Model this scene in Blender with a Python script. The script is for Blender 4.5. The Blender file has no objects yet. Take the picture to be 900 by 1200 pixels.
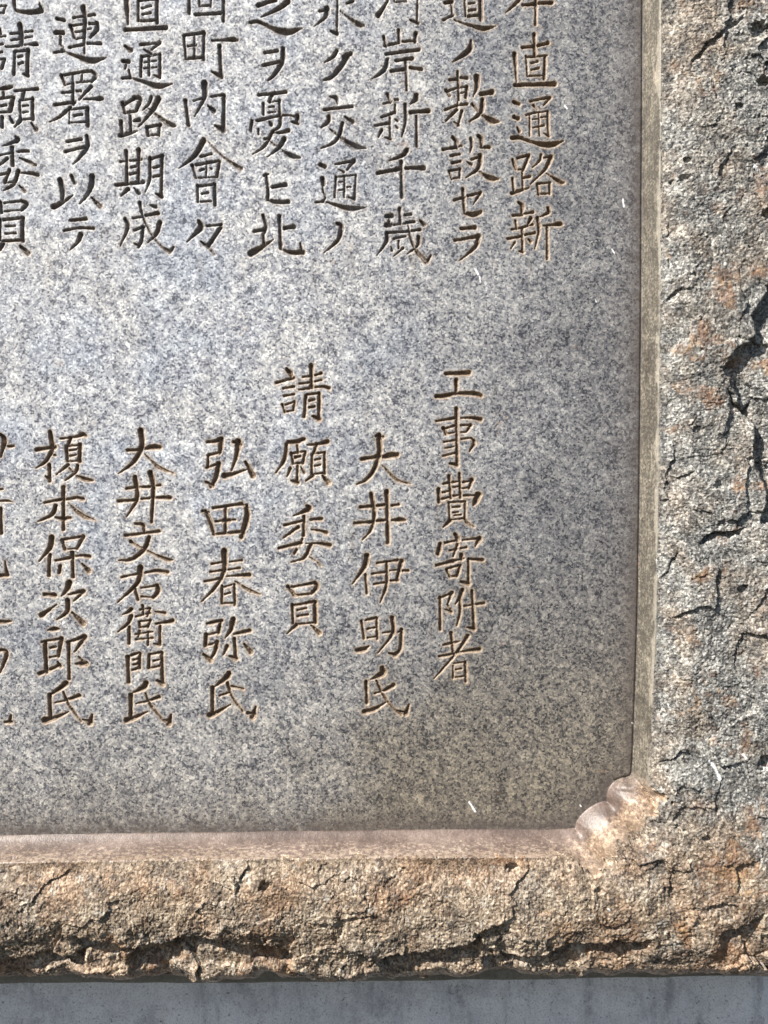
import bpy, math
import numpy as np
from mathutils import Vector

# ------------------------------------------------------------------ camera, sky, sun, exposure
S = 0.0008            # metres per unit of the stone's own drawing grid (one unit = 0.8 mm)
ZC = 1.25             # height of the grid's (450, 600) point above the ground
CAMD = 0.8            # camera distance from the inscribed face
QUAL = 0.62           # grid step in the lettered areas

scene = bpy.context.scene
C = scene.collection

cam_d = bpy.data.cameras.new('camera')
cam = bpy.data.objects.new('camera', cam_d); C.objects.link(cam)
cam.location = (0.0, -CAMD, ZC)
cam.rotation_euler = (math.radians(90), 0, 0)
cam_d.sensor_fit = 'VERTICAL'; cam_d.sensor_height = 24.0
cam_d.lens = 24.0 * CAMD / (1200 * S)
cam_d.clip_start = 0.01; cam_d.clip_end = 200
scene.camera = cam

OUT_ANGLE = math.radians(26)      # angle between the sun's rays and the stone's face
AZ_IN = math.radians(44)          # how far left of straight up the sun stands, measured in the face
sun_dir = Vector((-math.cos(OUT_ANGLE) * math.sin(AZ_IN), -math.sin(OUT_ANGLE), math.cos(OUT_ANGLE) * math.cos(AZ_IN)))
sd = bpy.data.lights.new('sun', 'SUN'); sd.energy = 5.0; sd.angle = math.radians(0.55); sd.color = (1.0, 0.95, 0.88)
sun = bpy.data.objects.new('sun', sd); C.objects.link(sun)
sun.location = (0, -3, 5)
sun.rotation_euler = (-sun_dir).to_track_quat('-Z', 'Y').to_euler()

world = bpy.data.worlds.new('World'); scene.world = world; world.use_nodes = True
wn = world.node_tree
sky = wn.nodes.new('ShaderNodeTexSky'); sky.sky_type = 'NISHITA'; sky.sun_disc = False
sky.sun_elevation = math.asin(sun_dir.z); sky.sun_rotation = math.atan2(sun_dir.x, sun_dir.y)
bg = wn.nodes.get('Background') or wn.nodes.new('ShaderNodeBackground')
bg.inputs['Strength'].default_value = 0.055
wn.links.new(sky.outputs[0], bg.inputs[0])

scene.view_settings.view_transform = 'Standard'
scene.view_settings.look = 'None'
scene.view_settings.exposure = 0.93
scene.view_settings.gamma = 1.0
scene.view_settings.use_curve_mapping = False

# ------------------------------------------------------------------ noise helpers (numpy)
def hash2(ix, iy, seed):
    h = (ix.astype(np.int64) * 374761393 + iy.astype(np.int64) * 668265263 + seed * 1442695041) & 0xFFFFFFFF
    h = ((h ^ (h >> 13)) * 1274126177) & 0xFFFFFFFF
    h = ((h ^ (h >> 16)) * 2246822519) & 0xFFFFFFFF
    return ((h ^ (h >> 15)) & 0xFFFFFF) / float(0x1000000)

def perlin(x, y, seed):
    x0 = np.floor(x); y0 = np.floor(y)
    fx = x - x0; fy = y - y0
    sx = fx * fx * fx * (fx * (fx * 6 - 15) + 10); sy = fy * fy * fy * (fy * (fy * 6 - 15) + 10)
    def g(dx, dy):
        a = hash2(x0 + dx, y0 + dy, seed) * 6.2831853
        return np.cos(a) * (fx - dx) + np.sin(a) * (fy - dy)
    n0 = g(0, 0) * (1 - sx) + g(1, 0) * sx
    n1 = g(0, 1) * (1 - sx) + g(1, 1) * sx
    return (n0 * (1 - sy) + n1 * sy) * 1.5

def fbm(x, y, size, octs, seed, gain=0.5):
    t = np.zeros_like(x); a = 1.0; f = 1.0 / size
    for k in range(octs):
        t += a * perlin(x * f + k * 17.3, y * f - k * 9.1, seed + k)
        a *= gain; f *= 2.03
    return t

def facets(x, y, size, slope, jump, seed):
    """split-rock facets: every jittered cell is its own tilted plane; returns height and edge distance"""
    px = x / size; py = y / size
    ix = np.floor(px); iy = np.floor(py)
    best = np.full(x.shape, 1e9); second = np.full(x.shape, 1e9); hh = np.zeros_like(x)
    for dx in (-1, 0, 1):
        for dy in (-1, 0, 1):
            cx = ix + dx; cy = iy + dy
            qx = cx + 0.1 + 0.8 * hash2(cx, cy, seed); qy = cy + 0.1 + 0.8 * hash2(cx, cy, seed + 1)
            ddx = px - qx; ddy = py - qy
            d = ddx * ddx + ddy * ddy
            h = (hash2(cx, cy, seed + 2) - .5) * 2 * jump + ((hash2(cx, cy, seed + 3) - .5) * ddx + (hash2(cx, cy, seed + 4) - .5) * ddy) * 2 * slope * size
            m = d < best
            second = np.where(m, best, np.minimum(second, d))
            hh = np.where(m, h, hh); best = np.where(m, d, best)
    return hh, np.sqrt(second) - np.sqrt(best)

def sstep(a, b, x):
    t = np.clip((x - a) / (b - a), 0, 1)
    return t * t * (3 - 2 * t)

# ------------------------------------------------------------------ the stone's drawing grid
def axis(parts):
    out = []
    for a, b, st in parts:
        n = max(1, int(round((b - a) / st)))
        out.append(np.linspace(a, b, n, endpoint=False))
    out.append(np.array([parts[-1][1]]))
    return np.concatenate(out)

UA = axis([(-620, -60, 9), (-60, -6, 2.5), (-6, 682, QUAL), (682, 925, 0.9), (925, 964, 3)])
VA = axis([(-620, -60, 9), (-60, -6, 2.0), (-6, 312, QUAL), (312, 424, 1.1), (424, 856, QUAL), (856, 1000, 0.9), (1000, 1168, 0.85)])
NU, NV = len(UA), len(VA)
U, V = np.meshgrid(UA, VA)            # arrays [row = v, column = u]
H = np.zeros_like(U)

# ------------------------------------------------------------------ outline of the sunk panel
PANEL = [(-420, -420), (757, -420), (755.5, -60), (754.5, 0), (753.5, 200), (752.5, 400), (751, 560), (749, 700), (746, 800), (743, 880), (741.5, 905),
         (739, 910), (734, 912), (728.5, 912.8), (723, 915), (718, 918), (714, 923), (711.5, 929), (710.8, 934), (711.5, 939.5),
         (706, 939.5), (700, 941.5), (694, 944.5), (688, 948.5), (683, 953), (679, 957.5), (675.5, 963), (674, 970.5),
         (668, 971), (655, 972), (600, 972.5), (450, 973), (200, 976), (0, 979), (-420, 984)]

def poly_dist(px, py, poly, closed=True):
    best = np.full(px.shape, 1e18); ins = np.zeros(px.shape, bool)
    n = len(poly)
    for i in range(n if closed else n - 1):
        ax, ay = poly[i]; bx, by = poly[(i + 1) % n]
        dx, dy = bx - ax, by - ay
        L = dx * dx + dy * dy + 1e-12
        t = np.clip(((px - ax) * dx + (py - ay) * dy) / L, 0, 1)
        d = (px - ax - t * dx) ** 2 + (py - ay - t * dy) ** 2
        best = np.minimum(best, d)
        if closed and abs(dy) > 1e-9:
            c = ((ay > py) != (by > py)) & (px < dx * (py - ay) / dy + ax)
            ins ^= c
    return np.sqrt(best), ins

dist, inside = poly_dist(U, V, PANEL)
out_d = np.where(inside, -dist, dist)          # > 0 outside the panel

# width of the moulding: narrow and steep at the side, wider below, a long splay in the corner
w_right = 10.5 - 1.5 * sstep(700, 900, V)
w_bottom = 20.0
ang = np.arctan2(np.maximum(V - 938, 0) + 1e-6, np.maximum(U - 674, 0) + 1e-6)   # 0 = side, 90 deg = below
k = ang / (math.pi / 2)
W = np.where(V < 925, w_right, np.where(U < 672, w_bottom, w_right * (1 - k) + w_bottom * k))
corner = (U > 660) & (V > 900)
# the two carved cusps end on one slanting line, so their splay is measured to that line
line = ((U - 765) * 0.713 + (V - 940) * 0.701)
near = sstep(655, 685, U) * sstep(902, 925, V) * (out_d < 70)
RIM = 30.0
t_m = out_d / W
fr = t_m.copy()
tc = np.clip(out_d / np.maximum(out_d - line, 1e-3), 0, 1.2)
fr = np.where(near > 0, t_m * (1 - near) + tc * near, t_m)
fr = np.where((near > 0.5) & (line > 0), np.maximum(fr, 1.0 + line / 20.0), fr)
fr = np.where(inside, 0, fr)
prof = np.clip(fr, 0, 1)
side_p = 1 - (1 - prof) ** 1.25                      # side: almost straight wall
below_p = 0.30 * prof ** 0.9 + 0.70 * prof ** 2.1    # below: a cove that steepens towards the rim
cusp_p = 1 - (1 - prof) ** 2.4
wb = sstep(640, 668, V * 0 + np.where(V > 930, 700 - (U - 640), 0)) * (V > 925)
isb = np.where((V > 925) & (U < 690), 1.0, 0.0)
pm = side_p * (1 - isb) + below_p * isb
pm = pm * (1 - near) + cusp_p * near
# rounded backs of the cusps: valleys run outwards between them
VAL = [((741, 906), (766, 941)), ((711, 939), (747, 980)), ((673, 969), (706, 1002))]
loc = np.where((U > 640) & (V > 880) & (out_d < 75) & ~inside)
roll = np.ones(len(loc[0]))
for n_, (a_, b_) in enumerate(VAL):
    d_, _ = poly_dist(U[loc], V[loc], [a_, b_], closed=False)
    cr_ = (b_[0] - a_[0]) * (V[loc] - a_[1]) - (b_[1] - a_[1]) * (U[loc] - a_[0])
    q_ = np.clip(d_ / 13.0, 0, 1) ** .75
    side_ok = cr_ > 0 if n_ == 0 else (cr_ < 1e9)
    if n_ == 2: q_ = np.where(cr_ > 0, np.clip(q_ * 1.5, 0, 1), q_)
    roll = np.where(side_ok, np.minimum(roll, q_), roll)
rollf = np.ones_like(U); rollf[loc] = roll
brk = fr + np.where(V > 915, (fbm(U, V, 12, 4, 45) * 3.0 + fbm(U, V, 45, 2, 46) * 3.0) / np.maximum(W, 14) * (fr > .4) + near * .16, perlin(U / 6.0, V / 9.0, 47) * .22 + perlin(U / 3.0, V / 4.0, 48) * .14 - .08)
is_mould = (~inside) & (brk < 1.0)
is_rock = (~inside) & (brk >= 1.0)
H = np.where(inside, 0, RIM * pm * (1 - .40 * (1 - rollf) * sstep(.05, .5, prof)))
rip = fbm(U, V, 26, 3, 5) * 0.7 + fbm(U * 1.0, V * 0.12, 4.0, 2, 9) * 0.35 * (U > 700) * (V < 905)
chip = np.maximum(0, perlin(U / 7.0, V / 3.2, 77) + 0.6 * perlin(U / 2.6, V / 1.6, 79) - 0.25) * sstep(0.55, 0.95, fr) * 2.6
H = np.where(is_mould, H + rip * np.sin(np.clip(fr, 0, 1) * math.pi) - chip * isb * (near < .3), H)

# ------------------------------------------------------------------ rough split rock of the surround
rk = np.where(is_rock)
ru = U[rk]; rv = V[rk]; rfr = fr[rk]
splay = np.where((U > 674) & (V > 938), np.sin(np.pi * k) ** .7, 0)[rk]
beyond = np.clip(out_d[rk] - (W[rk] * (1 - splay) + 45 * splay), 0, 400)
wx = ru + fbm(ru, rv, 45, 4, 21) * 11; wy = rv + fbm(ru, rv, 45, 4, 31) * 11
f1, e1 = facets(wx, wy * 1.2, 70, 0.13, 0.6, 41)
f2, e2 = facets(wx + 7 + fbm(ru, rv, 8, 3, 32) * 3, wy + fbm(ru, rv, 8, 3, 34) * 3, 27, 0.16, 0.25, 51)
f3, e3 = facets(wx + fbm(ru, rv, 6, 3, 33) * 3, wy + 3 + fbm(ru, rv, 6, 3, 35) * 3, 9.5, 0.24, 0.22, 61)
mask_r = sstep(-.2, .8, fbm(ru, rv, 75, 3, 37))           # some stretches are broken more coarsely than others
gran = 0.9 - 2.2 * np.abs(perlin(ru / 4.4, rv / 4.4, 83)) + .55 - 1.5 * np.abs(perlin(ru / 2.4 + 3, rv / 2.4, 84))
rough = f1 * .9 + f2 * (.35 + .75 * mask_r) + f3 * (.25 + .5 * mask_r) + fbm(ru, rv, 80, 3, 71) * 4.0 + fbm(ru, rv, 24, 5, 81, .58) * (.85 + 1.1 * mask_r) + gran * .36
calm = np.where(rv < 985, .50 + .30 * sstep(850, 905, ru), .62 + .50 * sstep(1055, 1095, rv))
calm = np.where((ru > 745) & (rv > 900), np.maximum(calm, .62), calm)
rough = (rough - gran * .36) * calm + gran * .42
amp = sstep(0, 16, beyond)
fine = fbm(ru, rv, 4.2, 2, 91) * 0.55
hr = RIM * pm[rk] * (1 - .40 * (1 - rollf[rk]) * (1 - sstep(0, 14, beyond))) + rough * (0.12 + 0.88 * amp) + fine * (0.5 + 0.5 * amp)
bulge = 8 * sstep(0, 40, beyond) - np.where(rv > 985, 16 * sstep(1040, 1120, rv) * (rv - 1040) / 80.0, 0)
hr += bulge
# falls: below, at the right edge, and the unseen left and top edges
edge_b = 1128 + fbm(ru, rv * 0, 70, 3, 15) * 10 - 6 * sstep(300, 900, ru)
hr -= 36 * np.clip((rv - edge_b) / 30, 0, 1.6) ** 1.5 + 60 * sstep(1146, 1157, rv)
edge_r = 906 + fbm(rv, rv * 0, 80, 3, 16) * 10
hr -= 40 * np.clip((ru - edge_r) / 45, 0, 2) ** 1.4
hr -= 60 * np.clip((-545 - ru) / 60, 0, 2) ** 1.6
hr -= 60 * np.clip((-545 - rv) / 60, 0, 2) ** 1.6

def drop_below(hr, line, depth, reach, sharp=2.0):
    """a ledge: the rock just under (or right of) the broken line falls back and climbs out again"""
    line = [(450 + (a - 450) * .974, 600 + (c - 600) * .974) for a, c in line]      # measured on the rim's front, brought to the grid
    x0, x1 = line[0][0], line[-1][0]
    ly = np.interp(ru, [p[0] for p in line], [p[1] for p in line])
    inx = sstep(x0 - 2, x0 + 10, ru) * (1 - sstep(x1 - 10, x1 + 2, ru))
    jag = fbm(ru, rv, 9, 3, 19) * 2.5
    s = rv - ly + jag
    return hr - 1.25 * depth * inx * sstep(0, sharp, s) * np.exp(-np.maximum(s, 0) / reach)
for line, depth, reach in [
    ([(-60, 1118), (0, 1128), (30, 1121), (55, 1114), (75, 1122), (100, 1110)], 20, 22),
    ([(86, 1090), (110, 1101), (150, 1108), (165, 1111)], 12, 14),
    ([(150, 1120), (190, 1112), (210, 1094), (232, 1098)], 18, 26),
    ([(225, 1094), (262, 1099), (290, 1108), (345, 1119)], 13, 12),
    ([(290, 1108), (315, 1106), (345, 1119)], 14, 12),
    ([(445, 1121), (500, 1113), (540, 1104), (565, 1093)], 22, 18),
    ([(565, 1122), (610, 1119), (640, 1117), (662, 1102), (740, 1103), (762, 1098)], 16, 12),
    ([(840, 1092), (868, 1080), (890, 1064)], 12, 12),
    ([(815, 636), (824, 627), (834, 622), (852, 624), (868, 618)], 13, 5),
    ([(806, 76), (826, 56), (846, 38), (868, 24)], 5, 7),
    ([(848, 455), (858, 470), (870, 478), (880, 470)], 12, 10),
    ([(785, 560), (800, 556), (812, 552)], 4, 4)]:
    hr = drop_below(hr, line, depth, reach)
# right-hand broken corner of the rim: everything beyond this line lies lower
step = [(450 + (a - 450) * .974, 600 + (c - 600) * .974) for a, c in [(930, 240), (899, 318), (887, 356), (875, 372), (878, 392), (872, 402), (856, 412), (840, 432), (850, 452), (858, 470), (866, 486), (876, 500), (878, 540), (893, 580), (885, 612), (930, 640)]]
_, in_step = poly_dist(ru, rv, step + [(1100, 640), (1100, 240)])
dstep, _ = poly_dist(ru + fbm(ru, rv, 12, 3, 23) * 2.5, rv + fbm(ru, rv, 12, 3, 24) * 2.5, step, closed=False)
hr -= np.where(in_step, sstep(0, 9, dstep) * (12 - 5 * sstep(10, 60, dstep)), 0)
# small pits in the right-hand rim
for pu, pv, pr, pd in [(802, 191, 4, 6), (800, 212, 6, 5), (786, 216, 4, 5), (895, 254, 6, 8), (892, 100, 7, 10), (888, 40, 12, 8), (893, 890, 8, 9),
                       (700, 1040, 5, 4), (312, 1036, 7, 7), (600, 1016, 7, 8), (840, 570, 6, 4), (862, 130, 5, 4), (815, 505, 6, 4), (826, 980, 6, 5), (868, 690, 6, 6)]:
    pu, pv = 450 + (pu - 450) * .972, 600 + (pv - 600) * .972
    q = np.hypot((ru - pu) / pr, (rv - pv) / (pr * 0.8)) + fbm(ru, rv, 5, 2, 27) * .3
    hr -= pd * (1 - sstep(0.5, 1.2, q))
H[rk] = hr

# a thin tooled line at the foot of the side wall, and the slight waviness of the dressed face
H += np.where(inside, fbm(U, V, 120, 2, 3) * 0.35 + fbm(U, V, 14, 2, 4) * 0.10, 0)
H += np.where(inside, -1.5 * np.exp(-((dist - 1.2) / 1.3) ** 2) * (U > 700) * (V < 915), 0)
for pu, pv, pr, pd in [(565, 336, 5, .8), (522, 496, 3, .5), (640, 40, 3, .8), (560, 950, 3, .7), (210, 930, 3, .6), (610, 700, 3, .7), (330, 380, 3, .6), (690, 520, 2.5, .7), (120, 420, 3, .6)]:
    H -= np.where(inside, pd * np.exp(-(((U - pu) ** 2 + (V - pv) ** 2) / pr ** 2)), 0)

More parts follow.
